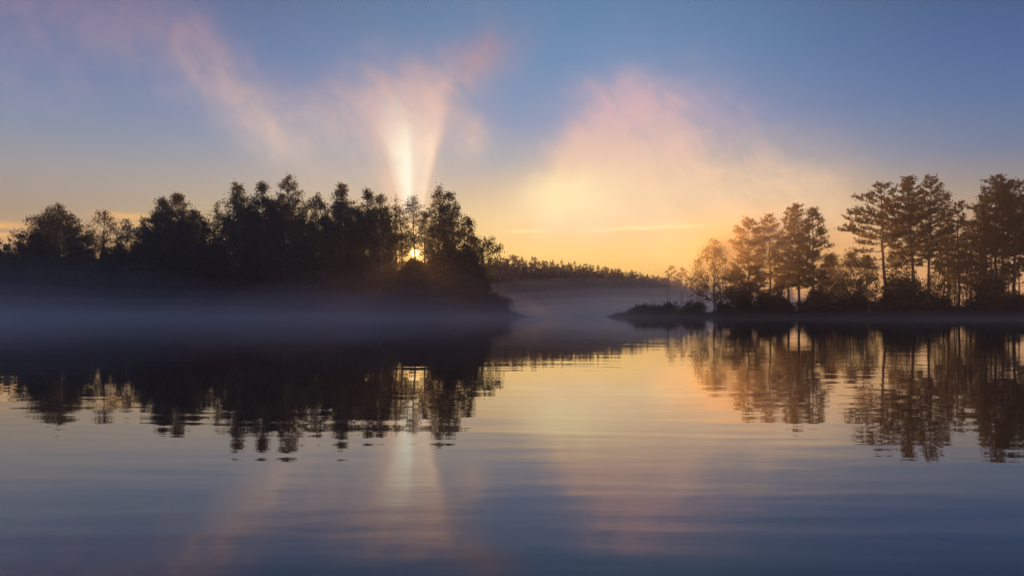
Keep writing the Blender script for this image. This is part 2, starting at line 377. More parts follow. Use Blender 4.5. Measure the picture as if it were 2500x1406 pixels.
# ------------------------------------------------------------------ tree builders (each returns trunk mesh, crown mesh)
def crown_profile(u, kind):
    if kind == 'round': return np.sin(np.pi * np.clip(u, 0, 1) ** .8) ** .55 * (1 - .25 * u)
    if kind == 'column': return (.55 + .45 * np.sin(np.pi * u)) * (1 - u ** 3.0 * .75)
    if kind == 'cone': return (1 - u) ** .8 * .95 + .07
    if kind == 'spire': return np.where(u < .55, .8 + .2 * np.sin(np.pi * u / .55), np.maximum(1 - (u - .55) / .45, 0) ** .75) * .95 + .05
    if kind == 'fan': return .25 + .75 * np.sin(np.pi * np.clip(u, 0, 1) ** 1.2 * .8)
def broadleaf(seed, H, W, base=.22, dens=1.0, leaf=.34, kind='spire', lean=0.0, droop=.25, side=0.0, stems=1, bark=None, leafmat=None, lpc=5, rise=.55):
    rng = np.random.default_rng(seed); wood = Buf(); fol = Buf()
    C, D = [], []
    for st in range(stems):
        sh = 1.0 if st == 0 else rng.uniform(.72, .95); hh = H * sh
        a0 = rng.uniform(0, 6.28); off = np.array([math.cos(a0), math.sin(a0), 0]) * (0 if stems == 1 else .25 + .12 * W * rng.uniform(.3, 1))
        k = 12; u = np.linspace(0, 1, k)
        P = np.zeros((k, 3)); P[:, 2] = u * hh - .35
        wob = np.cumsum(rng.normal(size=(k, 2)) * hh * .006, 0)
        P[:, :2] += wob + off[:2] * u[:, None] ** .8 * (1.0 if stems == 1 else 2.0) + off[:2] * .15; P[:, 0] += lean * u ** 1.5
        r0 = .0105 * hh * (1.0 if stems == 1 else .7)
        wood.tube(P, r0 * (1 - u) ** .8 + .018, 7)
        trunk = lambda v: np.array([np.interp(v, u, P[:, c]) for c in range(3)])
        nb = max(14, int(96 * dens / stems ** .5))
        hs = np.sort(base + (1 - base) * rng.uniform(0, 1, nb) ** .92)
        lob = rng.uniform(.45, 1.1, nb); lob = np.where(rng.uniform(size=nb) < .12, lob * 1.25, lob)
        for b_i in range(nb):
            v = hs[b_i]; uu = (v - base) / (1 - base)
            az_ = b_i * 2.39996 + rng.normal() * .5
            R = max(.35, W / 2 * float(crown_profile(np.array(uu), kind)) * lob[b_i] * (1 if stems == 1 else .75))
            R *= 1 + side * math.cos(az_)
            up_ = R * rise * rng.uniform(.7, 1.5) * (1.3 - .5 * uu) + (.5 if uu > .85 else 0)
            tip = trunk(v) + np.array([math.cos(az_) * R, math.sin(az_) * R, 0]); s0 = trunk(max(.05, v - up_ / hh * .9))
            tip[2] = min(tip[2], H * 1.0 - .2 if uu < .9 else H)
            mid = (s0 + tip) / 2 + np.array([0, 0, R * .14]); tip2 = tip - np.array([0, 0, R * droop * rng.uniform(.3, 1.2)])
            t = np.linspace(0, 1, 6)[:, None]
            Q = s0 * (1 - t) ** 3 + 3 * mid * t * (1 - t) ** 2 + 3 * tip * t ** 2 * (1 - t) + tip2 * t ** 3
            Q[1:-1] += rng.normal(size=(4, 3)) * R * .03
            rb = max(.02, r0 * .34 * (1 - v * .6))
            wood.tube(Q, rb * (1 - t[:, 0] * .8), 4)
            ns = max(4, int(3 + R * 1.8))
            for _ in range(ns):
                tt = rng.uniform(.22, 1.0); q = np.array([np.interp(tt, t[:, 0], Q[:, c]) for c in range(3)])
                dr = unit(unit(tip - s0) * .7 + rng.normal(size=3) * .55 + np.array([0, 0, .25 - droop * .9]))
                ln = (.35 + R * .26) * rng.uniform(.6, 1.3)
                e2 = q + dr * ln; e2[2] -= droop * ln * .5
                wood.tube(np.array([q, (q + e2) / 2 + rng.normal(size=3) * .05 * ln, e2]), [rb * .35 + .006, rb * .25 + .005, .004], 3)
                npt = max(2, int(ln / .32))
                for w in np.linspace(.25, 1.05, npt):
                    cpos = q + (e2 - q) * w
                    m_ = rng.poisson(lpc * 1.35)
                    if m_:
                        C.append(cpos + rng.normal(size=(m_, 3)) * np.array([.30, .30, .28]))
                        D.append(dr * .6 + rng.normal(size=(m_, 3)) * .7 + np.array([0, 0, -.25]))
        # leader shoot at the very top
        for w in np.linspace(.9, 1.0, 6):
            m_ = 5; C.append(trunk(w) + rng.normal(size=(m_, 3)) * (.28 * (1.06 - w) * 6 + .06)); D.append(rng.normal(size=(m_, 3)) * .5 + np.array([0, 0, .8]))
    C = np.concatenate(C); D = unit(np.concatenate(D)); L = leaf * .85 * rng.uniform(.6, 1.35, len(C))
    fol.leaves(C, D, L, L * rng.uniform(.5, .75, len(C)), rng)
    return wood.mesh('trunk', bark or M_BIRCH, True), fol.mesh('crown', leafmat or M_LEAF)

def tufts(fol, C, D, rng, n=7, ln=.42, wd=.085):
    """bottle-brush sprays of needles at the shoot ends"""
    k = len(C); C2 = np.repeat(C, n, 0); D2 = unit(np.repeat(D, n, 0) + rng.normal(size=(k * n, 3)) * .62)
    L = ln * rng.uniform(.6, 1.25, k * n)
    fol.needles(C2 - D2 * .04, D2, L, np.full(k * n, wd) * rng.uniform(.7, 1.3, k * n), rng)
def pine(seed, H, W, base=.45, nb=46, kind='round', lean=0.0, crook=.004, dead=8, side=0.0, limbs=None, tuft=.42, dens=1.0, r=.011, flat=.35):
    rng = np.random.default_rng(seed); wood = Buf(); fol = Buf(); C, D = [], []
    k = 14; u = np.linspace(0, 1, k); P = np.zeros((k, 3)); P[:, 2] = u * H * .985 - .35
    P[:, :2] += np.cumsum(rng.normal(size=(k, 2)) * H * crook, 0); P[:, 0] += lean * u ** 1.6
    r0 = r * H; wood.tube(P, r0 * (1 - u) ** .75 + .02, 8)
    trunk = lambda v: np.array([np.interp(v, u, P[:, c]) for c in range(3)])
    todo = []
    for i in range(nb):
        v = base + (1 - base) * ((i + rng.uniform(0, 1)) / nb) ** .95
        uu = (v - base) / (1 - base); az_ = i * 2.39996 + rng.normal() * .45
        R = max(.4, W / 2 * float(crown_profile(np.array(uu), kind)) * rng.uniform(.6, 1.15)) * (1 + side * math.cos(az_))
        todo.append((v, az_, R, (.05 + flat * uu) * rng.uniform(.4, 1.6)))
    for L_ in (limbs or []): todo.append(L_)
    for (v, az_, R, upr) in todo:
        s0 = trunk(v); dirh = np.array([math.cos(az_), math.sin(az_), 0.0]); t = np.linspace(0, 1, 7)[:, None]
        Q = s0 + dirh * R * t + np.array([0, 0, 1.0]) * R * (upr * t + .22 * (t ** 2 - t) * (1 if upr < .5 else .3))
        side_v = np.array([-dirh[1], dirh[0], 0]); Q += side_v * (np.cumsum(rng.normal(size=(7, 1)) * R * .035, 0) * t); Q[1:, 2] += rng.normal(size=6) * R * .02
        rb = max(.025, r0 * .2 * min(1.8, .5 + R / 3.5)); wood.tube(Q, rb * (1 - t[:, 0] * .82), 5)
        ns = max(4, int((3 + R * 3.2) * dens))
        for q_i in range(ns):
            tt = 1 - rng.uniform(0, .72) ** 1.25; q = np.array([np.interp(tt, t[:, 0], Q[:, c]) for c in range(3)])
            sgn = 1 if q_i % 2 else -1
            dr = unit(dirh * rng.uniform(.3, .9) + side_v * sgn * rng.uniform(.3, 1.0) + np.array([0, 0, rng.uniform(.05, .5)]))
            ln = (.35 + R * .2) * rng.uniform(.6, 1.3); e2 = q + dr * ln + np.array([0, 0, .12 * ln])
            wood.tube(np.array([q, (q + e2) / 2 - np.array([0, 0, .04 * ln]), e2]), [rb * .35 + .008, rb * .22 + .006, .006], 3)
            for w in np.linspace(.3, 1.0, max(2, int(ln / .27))):
                c_ = q + (e2 - q) * w + rng.normal(size=3) * .07; C.append(c_); D.append(dr * .45 + np.array([0, 0, .75]) + rng.normal(size=3) * .3)
                if rng.uniform() < .65: C.append(c_ + rng.normal(size=3) * .16); D.append(dr * .6 + np.array([0, 0, .35]) + rng.normal(size=3) * .5)
        C.append(Q[-1]); D.append(dirh + np.array([0, 0, .5]))
    for w in np.linspace(.95, 1.0, 5): C.append(trunk(w)); D.append(np.array([0, 0, 1.0]) + rng.normal(size=3) * .35)
    C.append(trunk(1.0) + np.array([0, 0, .15])); D.append(np.array([0, 0, 1.0]))
    for i in range(dead):                                   # bare dead twigs below the crown
        v = rng.uniform(.18, base + .1); az_ = rng.uniform(0, 6.28); R = rng.uniform(.5, 1.8); s0 = trunk(v)
        d_ = np.array([math.cos(az_), math.sin(az_), rng.uniform(-.3, .25)]); wood.tube(np.array([s0, s0 + d_ * R * .5 + rng.normal(size=3) * .06, s0 + d_ * R]), [.03, .02, .006], 3)
    tufts(fol, np.array(C), unit(np.array(D)), rng, ln=tuft)
    return wood.mesh('trunk', M_PINEBARK, True), fol.mesh('crown', M_PINE)
def spruce(seed, H, W, nw=26):
    """narrow forest conifer for the far shore"""
    rng = np.random.default_rng(seed); wood = Buf(); fol = Buf()
    k = 6; u = np.linspace(0, 1, k); P = np.zeros((k, 3)); P[:, 2] = u * H - .4; wood.tube(P, .011 * H * (1 - u) + .02, 6)
    C, D, Ln = [], [], []
    for i in range(nw):
        v = .12 + .88 * (i / nw); R = W / 2 * (1 - v) ** .68 + .12; m_ = int(5 + R * 3.5)
        a_ = rng.uniform(0, 6.28, m_); z = v * H - .4 + rng.normal(size=m_) * .15; rr = R * rng.uniform(.6, 1.2, m_)
        for q in (0.0, .35, .6, .85):
            C.append(np.stack([np.cos(a_) * rr * q, np.sin(a_) * rr * q, z - .22 * rr * q + .12 * rr * q * q], 1))
            dd = np.stack([np.cos(a_ + rng.normal(size=m_) * .5), np.sin(a_ + rng.normal(size=m_) * .5), rng.uniform(-.45, .25, m_)], 1); D.append(dd); Ln.append(rr * rng.uniform(.35, .6, m_) + .15)
    C = np.concatenate(C); D = unit(np.concatenate(D)); Ln = np.concatenate(Ln)
    fol.leaves(C + D * Ln[:, None] * .3, D, Ln * 1.25, Ln * .55 + .1, rng)
    fol.needles(np.tile([[0, 0, H - .9]], (8, 1)), unit(rng.normal(size=(8, 3)) * .18 + np.array([0, 0, 1.0])), rng.uniform(.5, 1.0, 8), np.full(8, .22), rng)
    return wood.mesh('trunk', M_DARKBARK, True), fol.mesh('crown', M_SPRUCE)

NTREE = [0]
def plant(name, meshes, loc, label, cat='tree', group=None, rz=0.0, scale=1.0, parts=('trunk', 'crown')):
    root = link(name, None, None, loc, rz); root.scale = (scale,) * 3; root.empty_display_size = .5
    tag(root, label, cat, group)
    for pn, me in zip(parts, meshes): link(pn, me, root)
    NTREE[0] += 1
    return root

# densities of the air, per metre
HAZE = 0.0007
MIST = [(-80, 98, 88, 50, 2.6, .0075, 'low blue mist lying on the water before the leafy island'),
        (-72, 116, 64, 24, 1.9, .011, 'thick streak of mist hugging the shore of the leafy island'),
        (-4, 116, 36, 28, 1.8, .009, 'mist drifting across the mouth of the channel'),
        (58, 98, 60, 22, .8, .005, 'thin film of mist on the water before the pine spit'),
        (40, 240, 85, 90, 4.4, .022, 'bank of mist filling the channel behind the spit', (.98, .94, .9), .7),  # warm tint painted in, as if golden light fell on this mist
        (60, 325, 120, 66, 4.4, .013, 'pale mist at the foot of the far forest', (.98, .93, .88), .7)]  # colour warmed likewise to stand in for golden light

# ------------------------------------------------------------------ the leafy island
# each tree: photo column, photo row of its top, depth, crown width in photo pixels, options, label
def island_tree(x, y, Y, wpx, label, name='birch_tree', group=None, rz=0.0, **kw):
    X = at(x, Y); g = float(h_isl(np.array([X]), np.array([Y]))[0]); H = zt(y, Y) - g
    kw['dens'] = kw.get('dens', 1) * 1.2
    seed = int(x * 7 + y) if 'seed' not in kw else kw.pop('seed')
    return plant(name, broadleaf(seed, H, wpx * 1.42 / F * Y, **kw), (X, Y, g), label, 'tree', group, rz)
island_tree(-8, 583, 146, 64, 'small leafy tree at the edge of a gap showing orange cloud bars', base=.3, dens=.7, kind='round')
island_tree(148, 500, 147, 128, 'bushy rounded birch with a sloping shoulder, standing apart beside orange cloud', base=.2, dens=1.25, kind='round', side=-.12, lpc=7)
island_tree(244, 511, 149, 88, 'thin see-through birch with open airy crown, between two bushier trees', base=.42, dens=.6, kind='round', lpc=3, leaf=.3, rise=.8)
island_tree(306, 533, 147, 62, 'short slim birch with ragged tip next to the airy see-through birch', base=.25, dens=.75, kind='spire', lpc=4)
island_tree(350, 533, 152, 50, 'slight young birch tucked against the broadest crown of the island', base=.3, dens=.6, kind='spire', lpc=4)
island_tree(426, 470, 150, 118, 'tallest crown of the broad dense birch pair, with pointed middle', base=.2, dens=1.3, kind='cone', lpc=7)
island_tree(388, 484, 146, 74, 'dense birch leaning on the broad pointed birch as its shoulder', base=.2, dens=1.1, kind='spire', lpc=6)
island_tree(482, 512, 146, 92, 'low spreading birch filling the flank of the broad pointed birch', base=.2, dens=1.1, kind='round', lpc=7)
island_tree(528, 492, 151, 44, 'wispy thin birch with bare twigs and light showing through', base=.38, dens=.5, kind='round', lpc=3, leaf=.28)
island_tree(578, 445, 148, 76, 'narrow birch with spiky twin tip rising over its neighbours', base=.22, dens=1.0, kind='spire', lpc=6, rise=.7)
island_tree(612, 497, 152, 60, 'middling birch in the dip between two tall narrow birches', base=.25, dens=.85, kind='spire')
island_tree(650, 443, 147, 70, 'tall upright birch standing beside the topmost leaning birch', base=.22, dens=1.05, kind='column', lpc=6)
island_tree(694, 428, 149, 78, 'topmost birch of the island, its feathery tip leaning over', base=.22, dens=1.05, kind='spire', lean=.9, lpc=6, droop=.3)
island_tree(737, 540, 152, 48, 'low birch at the bottom of a notch with gold light behind', base=.25, dens=.6, kind='round', lpc=4)
island_tree(770, 470, 147, 88, 'round-headed birch speckled with light, beside the notch', base=.22, dens=.95, kind='column', lpc=5)
island_tree(830, 449, 149, 84, 'tall birch with domed top in the middle of the wood', base=.22, dens=1.05, kind='column', lpc=6)
island_tree(880, 463, 151, 56, 'slender birch with upright brushy top next to the domed birch', base=.25, dens=.85, kind='spire')
island_tree(925, 473, 147, 76, 'level-topped birch just aside from the sunlit gap', base=.22, dens=.95, kind='column', lpc=6)
island_tree(967, 474, 150, 46, 'lacy birch with glowing leaves at the sunlit gap, under the light shaft', base=.35, dens=.55, kind='spire', lpc=3, leaf=.28)
island_tree(1012, 476, 152, 50, 'thin birch with gilded tip standing right in the light shaft', base=.6, dens=.5, kind='spire', lpc=3, leaf=.28)
island_tree(1066, 453, 146, 64, 'tall dark birch bounding the sunlit gap with a jagged top', base=.25, dens=.9, kind='column', lpc=4)
island_tree(1106, 466, 145, 86, 'great dark birch with weeping outer boughs at the end of the wood', base=.2, dens=1.05, kind='column', lpc=5, droop=.5)
island_tree(1140, 530, 144, 56, 'drooping lesser birch hung against the great weeping birch', base=.2, dens=.8, kind='spire', droop=.6)
island_tree(1168, 574, 141, 66, 'small arching willow with open crown at the end of the island', 'willow_tree', base=.3, dens=.6, kind='fan', lean=1.0, lpc=3, droop=.35, bark=M_DARKBARK, leafmat=M_LEAF2)
island_tree(988, 503, 153, 40, 'lacy young birch half filling the sunlit gap beside the gilded birch', base=.52, dens=.55, kind='round', lpc=3, leaf=.3)
island_tree(1034, 515, 155, 38, 'lacy young birch in the sunlit gap, close against the tall dark birch', base=.5, dens=.6, kind='round', lpc=3, leaf=.3)
# a second row behind, seen only in the gaps between the front crowns
r2 = np.random.default_rng(21)
bproto = [broadleaf(860 + i, h_, w_, base=.15, dens=1.15, kind=k_, lpc=6, leaf=.36) for i, (h_, w_, k_) in enumerate([(20, 8.5, 'column'), (18.5, 9, 'round'), (21.5, 8, 'spire')])]
front = [(-60, 600), (100, 560), (148, 520), (205, 585), (320, 575), (390, 505), (470, 525), (525, 560), (580, 490), (640, 480), (700, 470), (738, 565), (780, 500), (840, 480), (930, 500), (960, 560)]
for i, x in enumerate(range(-50, 945, 34)):
    Y = 160 + r2.uniform(-3, 6); X = at(x, Y); g = float(h_isl(np.array([X]), np.array([Y]))[0])
    yt = np.interp(x, [p[0] for p in front], [p[1] for p in front]) + r2.uniform(8, 34); k_ = i % 3
    plant('birch_tree', bproto[k_], (X, Y, g), 'shaded birch standing behind the front row of the leafy island', 'tree', 'birches behind the front row of the island', r2.uniform(0, 6.28), (zt(yt, Y) - g) / (20, 18.5, 21.5)[k_])
# the shaded inside of the wood: lower trees that look alike
proto = [broadleaf(900 + i, h_, w_, base=.08, dens=1.15, kind=k_, lpc=8, leaf=.42, bark=M_DARKBARK, leafmat=M_LEAF2) for i, (h_, w_, k_) in enumerate([(12.5, 7.5, 'round'), (11, 8, 'round'), (13.5, 7, 'column')])]
def alder_label(x):
    for lim, lb in ((100, 'low alder in the gap of the wood where orange cloud bars show'), (350, 'low alder beneath the airy see-through birch and its neighbours'), (540, 'low alder beneath the broad dense birch pair'),
                    (745, 'low alder beneath the topmost leaning birch and its tall neighbours'), (960, 'low alder beneath the domed birch in the middle of the wood'), (1050, 'low alder under the sunlit gap where the sun shines through'),
                    (1110, 'low alder beneath the great weeping birch')):
        if x < lim: return lb
    return 'low alder beside the small arching willow at the end of the island'
rng = np.random.default_rng(5)
for i, x in enumerate(list(range(-60, 1150, 40))):
    Y = [151, 156, 144][i % 3] + rng.uniform(-1.5, 1.5); X = at(x + rng.uniform(-8, 8), Y)
    if 965 < x < 1060: continue
    g = float(h_isl(np.array([X]), np.array([Y]))[0])
    plant('alder_tree', proto[i % 3], (X, Y, g), alder_label(x), 'tree', 'low alders inside the island wood', rng.uniform(0, 6.28), rng.uniform(.72, .98) * (.93 if x < 120 else 1))
for x, Y, s in ((985, 150, .74), (1008, 146, .765), (1012, 152.5, .88), (1000, 149, .85), (1024, 149.5, .85), (1035, 152, .72), (1062, 147, .86), (1130, 140.5, .72), (1165, 140, .68)):  # close-set alders under the sunlit gap added to block the sun's glint on water
    X = at(x, Y); g = float(h_isl(np.array([X]), np.array([Y]))[0])
    plant('alder_tree', proto[x % 3], (X, Y, g), alder_label(x), 'tree', 'low alders inside the island wood', x * .1, s)
# waterside shrubs along the island
sproto = [broadleaf(950 + i, h_, w_, base=.05, dens=.75, kind=('round', 'fan', 'spire')[i], lpc=4, leaf=.3, stems=4, bark=M_DARKBARK, leafmat=M_SHRUB, rise=.7) for i, (h_, w_) in enumerate([(4.2, 4.6), (5.6, 4.6), (3.0, 4.0)])]
for i, x in enumerate(range(-40, 1225, 30)):
    Y = 139.6 + rng.uniform(0, 2.6) + (1.5 if x < 300 else 0); X = at(x + rng.uniform(-9, 9), Y); g = float(h_isl(np.array([X]), np.array([Y]))[0])
    plant('willow_shrub', sproto[i % 3], (X, Y, max(g, .05)), ('willow shrub standing in mist at the very end of the leafy island' if x > 1130 else 'willow shrub on the mist-covered shore below the sunlit gap' if 900 < x < 1060 else 'dark willow shrub sunk in mist along the shore of the leafy island'), 'shrub', 'waterside shrubs of the leafy island', rng.uniform(0, 6.28), rng.uniform(.8, 1.25))

# ------------------------------------------------------------------ the pine spit
def point_xyz(x, Y):
    X = at(x, Y); g = float(h_pt(np.array([X]), np.array([Y]))[0]); return X, Y, g
def point_leaf(x, y, Y, wpx, label, name='birch_tree', cat='tree', group=None, **kw):
    X, Y, g = point_xyz(x, Y); seed = kw.pop('seed', int(x * 5 + y))
    return plant(name, broadleaf(seed, zt(y, Y) - g, wpx / F * Y, **kw), (X, Y, g), label, cat, group)
def point_pine(x, y, Y, wpx, label, name='pine_tree', group=None, **kw):
    X, Y, g = point_xyz(x, Y); seed = kw.pop('seed', int(x * 5 + y))
    kw['nb'] = int(kw['nb'] * 1.3); return plant(name, pine(seed, zt(y, Y) - g, wpx * 1.28 / F * Y, **kw), (X, Y, g), label, 'tree', group)
point_leaf(1742, 581, 131, 118, 'lone spreading birch with open crown, first tree from the reedy tip', base=.22, dens=.85, kind='round', lpc=3, leaf=.3, droop=.45, side=-.2, rise=.75, seed=41)
point_pine(1830, 528, 130, 78, 'stocky young pine with broken tip, next to the lone birch', base=.12, nb=58, kind='spire', dead=3, dens=1.1)
point_pine(1880, 520, 132, 74, 'young pine with blunt bushy top, between the stocky and the slender pines', base=.12, nb=56, kind='spire', dead=3, dens=1.1)
point_pine(1928, 503, 133, 66, 'slender pine with needle-thin leader, half hidden by its taller twin', base=.22, nb=50, kind='cone', dead=5)
point_pine(1949, 492, 129, 72, 'taller slender pine with thin pointed leader', base=.25, nb=54, kind='cone', dead=6)
point_pine(1986, 502, 128, 92, 'cone-shaped pine with visible straight trunk and wide lower boughs', base=.26, nb=60, kind='cone', dead=6)
point_leaf(2028, 620, 134, 74, 'low bushy birch in the dip between young pines and the crooked old pine', base=.15, dens=.9, kind='round', lpc=5)
point_leaf(2075, 612, 127, 80, 'loose leafy birch under the long limbs of the crooked old pine', base=.2, dens=.8, kind='round', lpc=4, leaf=.3)
PI = math.pi
point_leaf(2116, 622, 130, 62, 'dim leafy birch behind the trunk of the crooked old pine', base=.12, dens=.8, kind='round', lpc=4)
point_pine(2153, 443, 126, 84, 'crooked old pine with long bare limbs reaching out over the birch', base=.52, nb=30, kind='round', dead=14, r=.0135, crook=.007, flat=.5, seed=77,
           limbs=[(.66, PI * .98, 6.4, -.02), (.70, PI * 1.06, 5.6, .12), (.60, PI * 1.0, 4.6, .10), (.76, PI * .95, 4.6, .18), (.56, PI * 1.08, 3.6, -.08), (.84, PI * 1.02, 3.6, .35), (.50, PI * .93, 3.8, -.05), (.44, PI * 1.03, 3.0, -.1),
                  (.70, .1, 3.6, .1), (.62, -.2, 3.6, .05), (.80, .2, 3.0, .25), (.54, .15, 3.2, 0), (.48, -.1, 3.0, -.05), (.36, PI, 3.2, .05), (.38, .1, 3.0, 0)])
point_pine(2232, 423, 125, 98, 'tall stout pine with flat-topped dense crown beside the crooked pine', base=.36, nb=66, kind='column', dead=8, r=.013, flat=.3)
point_pine(2270, 425, 128, 84, 'tall pine with brushy crown merging with the flat-topped pine', base=.34, nb=60, kind='column', dead=8, flat=.5)
point_pine(2316, 468, 130, 54, 'slim pole-like pine with light pointed crown, in front of the gap', base=.36, nb=42, kind='cone', dead=8, tuft=.36)
point_pine(2343, 485, 127, 60, 'slim pine with feathery pointed crown bordering the gap of sky', base=.36, nb=46, kind='cone', dead=8, tuft=.36)
point_leaf(2374, 545, 132, 70, 'thin birch standing low in the gap between the pine groups', base=.3, dens=.7, kind='round', lpc=4, leaf=.28)
point_pine(2408, 470, 131, 62, 'pine with one-sided crown on the flank of the outermost group', base=.36, nb=44, kind='spire', dead=6, side=-.3)
point_pine(2435, 422, 126, 92, 'tallest pine of the outermost group, with straight bare trunk', base=.42, nb=62, kind='spire', dead=8)
point_pine(2452, 440, 129, 66, 'thin-stemmed pine crowded behind the tallest of the outermost group', base=.45, nb=44, kind='spire', dead=6, r=.009)
point_pine(2474, 434, 124, 88, 'full-crowned pine at the outer side of the outermost group', base=.45, nb=58, kind='spire', dead=8, flat=.4)
point_pine(2535, 470, 125, 96, 'wide low-branched pine beyond the outermost group, at the end of the row', base=.35, nb=56, kind='spire', dead=6)
# thin young stems between the tall pines
for i, (x, y, Y) in enumerate(((2300, 560, 133), (2330, 575, 131), (2362, 610, 129), (2392, 590, 128), (2424, 560, 131), (2462, 590, 128), (2490, 570, 127), (2212, 600, 132), (2180, 620, 130))):
    point_pine(x, y, Y, 46, 'thin straight young pine growing among the tall pine trunks', group='young pines among the tall trunks', base=.4, nb=22, kind='cone', dead=6, tuft=.36, r=.008)
for i, (x, y, Y) in enumerate(((2335, 640, 128), (2285, 640, 127), (2400, 640, 130), (1790, 650, 129), (2455, 645, 131))):
    point_leaf(x, y, Y, 56, 'slim leafy birch sapling standing in the undergrowth of the pine spit', group='birch saplings under the pines', base=.25, dens=.55, kind='round', lpc=4, leaf=.28, lean=(.5 if i % 2 else -.4))
# undergrowth shrubs of the spit
spts = [(1765, 130, .55), (1803, 130, .8), (1828, 128, .6), (1862, 127, .85), (1893, 127, .65), (1925, 126, .8), (1966, 126, .6), (2004, 127, .85), (2038, 126, .7), (2070, 125, .8), (2108, 124, .6),
        (2150, 123, .85), (2185, 123, 1.0), (2215, 124, 1.25), (2245, 123, 1.05), (2275, 124, .9), (2302, 123, .5), (2330, 122.5, .45), (2365, 122, .55), (2398, 122, 1.15), (2418, 123, .9), (2450, 121, .55), (2480, 121, .65), (2505, 122, 1.0)]
def shrub_label(x):
    for lim, lb in ((1780, 'small leafy shrub at the foot of the lone spreading birch'), (1980, 'low dark shrub growing among the young pines'), (2120, 'low leafy shrub beside the birches under the crooked old pine'),
                    (2290, 'large rounded dark shrub at the foot of the tall flat-topped pines'), (2380, 'small shrub in the gap between the two tall pine groups'), (2430, 'big round dark shrub beside the outermost pine group')):
        if x < lim: return lb
    return 'low shrub among the trunks of the outermost pine group'
for i, (x, Y, s) in enumerate(spts):
    X, Y, g = point_xyz(x, Y)
    plant('willow_shrub', sproto[i % 3], (X, Y, g), shrub_label(x), 'shrub', 'undergrowth shrubs of the pine spit', i * 1.7, s)
# low scrub on the reedy tip
tproto = [broadleaf(980 + i, 1.9 + .3 * i, 2.6, base=.1, dens=.3, kind=('fan', 'spire', 'round')[i], lpc=3, leaf=.24, stems=4, bark=M_DARKBARK, leafmat=M_SHRUB, rise=.9) for i in range(3)]
for i, (x, Y, s) in enumerate(((1548, 135.6, .7), (1566, 135, .9), (1583, 134.6, .75), (1602, 134.2, 1.0), (1618, 133.6, .8), (1645, 133.4, .95), (1675, 132, .8), (1694, 132, 1.05), (1712, 131, .85), (1778, 128.5, 1.0))):
    X, Y, g = point_xyz(x, Y)
    plant('scrub_bush', tproto[i % 3], (X, Y, g), 'low twiggy scrub bush on the misty reedy tip of the spit', 'shrub', 'low scrub on the reedy tip', i * 2.1, s)
# bare twiggy saplings on the reedy tip
for i, (x, y, Y, lb) in enumerate(((1630, 700, 136, 'bare upright sapling standing in the reeds of the low tip'), (1663, 702, 135, 'forked bare sapling leaning in the reeds near the lone birch'))):
    X, Y, g = point_xyz(x, Y); H = zt(y, Y) - g; r_ = np.random.default_rng(60 + i); w = Buf(); P = np.array([(0, 0, -.2), (.03, 0, H * .35), (-.05, 0, H * .7), (.06, 0, H)]); w.tube(P, [.05, .04, .025, .008], 5)
    if i: w.tube(np.array([(0, 0, H * .25), (.35, .1, H * .55), (.55, .1, H * .95)]), [.035, .025, .007], 4)
    tw = Buf()
    for k in range(16):
        v = r_.uniform(.3, .98); a_ = r_.uniform(0, 6.28); s0 = np.array([np.interp(v, [0, .35, .7, 1], P[:, 0]), 0, v * H]); d_ = np.array([math.cos(a_), math.sin(a_), r_.uniform(.6, 1.6)]) * r_.uniform(.25, .6); tw.tube(np.array([s0, s0 + d_ * .6, s0 + d_]), [.016, .011, .004], 3)
    plant('sapling', (w.mesh('stem', M_DARKBARK, True), tw.mesh('twigs', M_DARKBARK)), (X, Y, g), lb, 'sapling', parts=('stem', 'twigs'))

# ------------------------------------------------------------------ sedge and reeds on the banks
def sedge(name, poly, hf, n, x0, x1, y0, y1, dmax, hmin, hmax, seed, label, tall=None):
    r_ = np.random.default_rng(seed); X = r_.uniform(x0, x1, n * 6); Y = r_.uniform(y0, y1, n * 6); d = poly_dist(poly, X, Y)
    keep = (d > -.5) & (d < dmax); X = X[keep][:n]; Y = Y[keep][:n]; d = d[keep][:n]; Z = np.maximum(hf(X, Y), -.02)
    clump = .65 + .5 * np.clip(wobble(X, Y, 1.6, seed), -1, 1)
    Hh = r_.uniform(hmin, hmax, len(X)) * clump * np.clip((d + .9) / 1.6, .25, 1)
    if tall is not None: Hh *= tall(X, Y, r_)
    b_ = Buf(); D = unit(np.stack([r_.normal(size=len(X)) * .16, r_.normal(size=len(X)) * .16, np.ones(len(X))], 1))
    b_.needles(np.stack([X, Y, Z - .03], 1), D, Hh, r_.uniform(.045, .10, len(X)) * np.where(Hh > 1.2, 1.7, 1), r_)
    tag(link(name, b_.mesh(name, M_GRASS)), label, kind='stuff')
sedge('sedge', ISLAND, h_isl, 16000, -100, 4, 134, 150, 3.0, .5, 1.0, 11, 'sedge along the water edge of the leafy island')
def reed_tall(X, Y, r_):
    m = np.exp(-((X - 24.5) / 4.0) ** 2) * (r_.uniform(size=len(X)) < .07)
    return 1 + m * r_.uniform(1.2, 3.0, len(X))
sedge('sedge', POINT, h_pt, 32000, 15, 90, 112, 140, 4.5, .45, .9, 12, 'sedge and reeds along the bank of the pine spit', reed_tall)

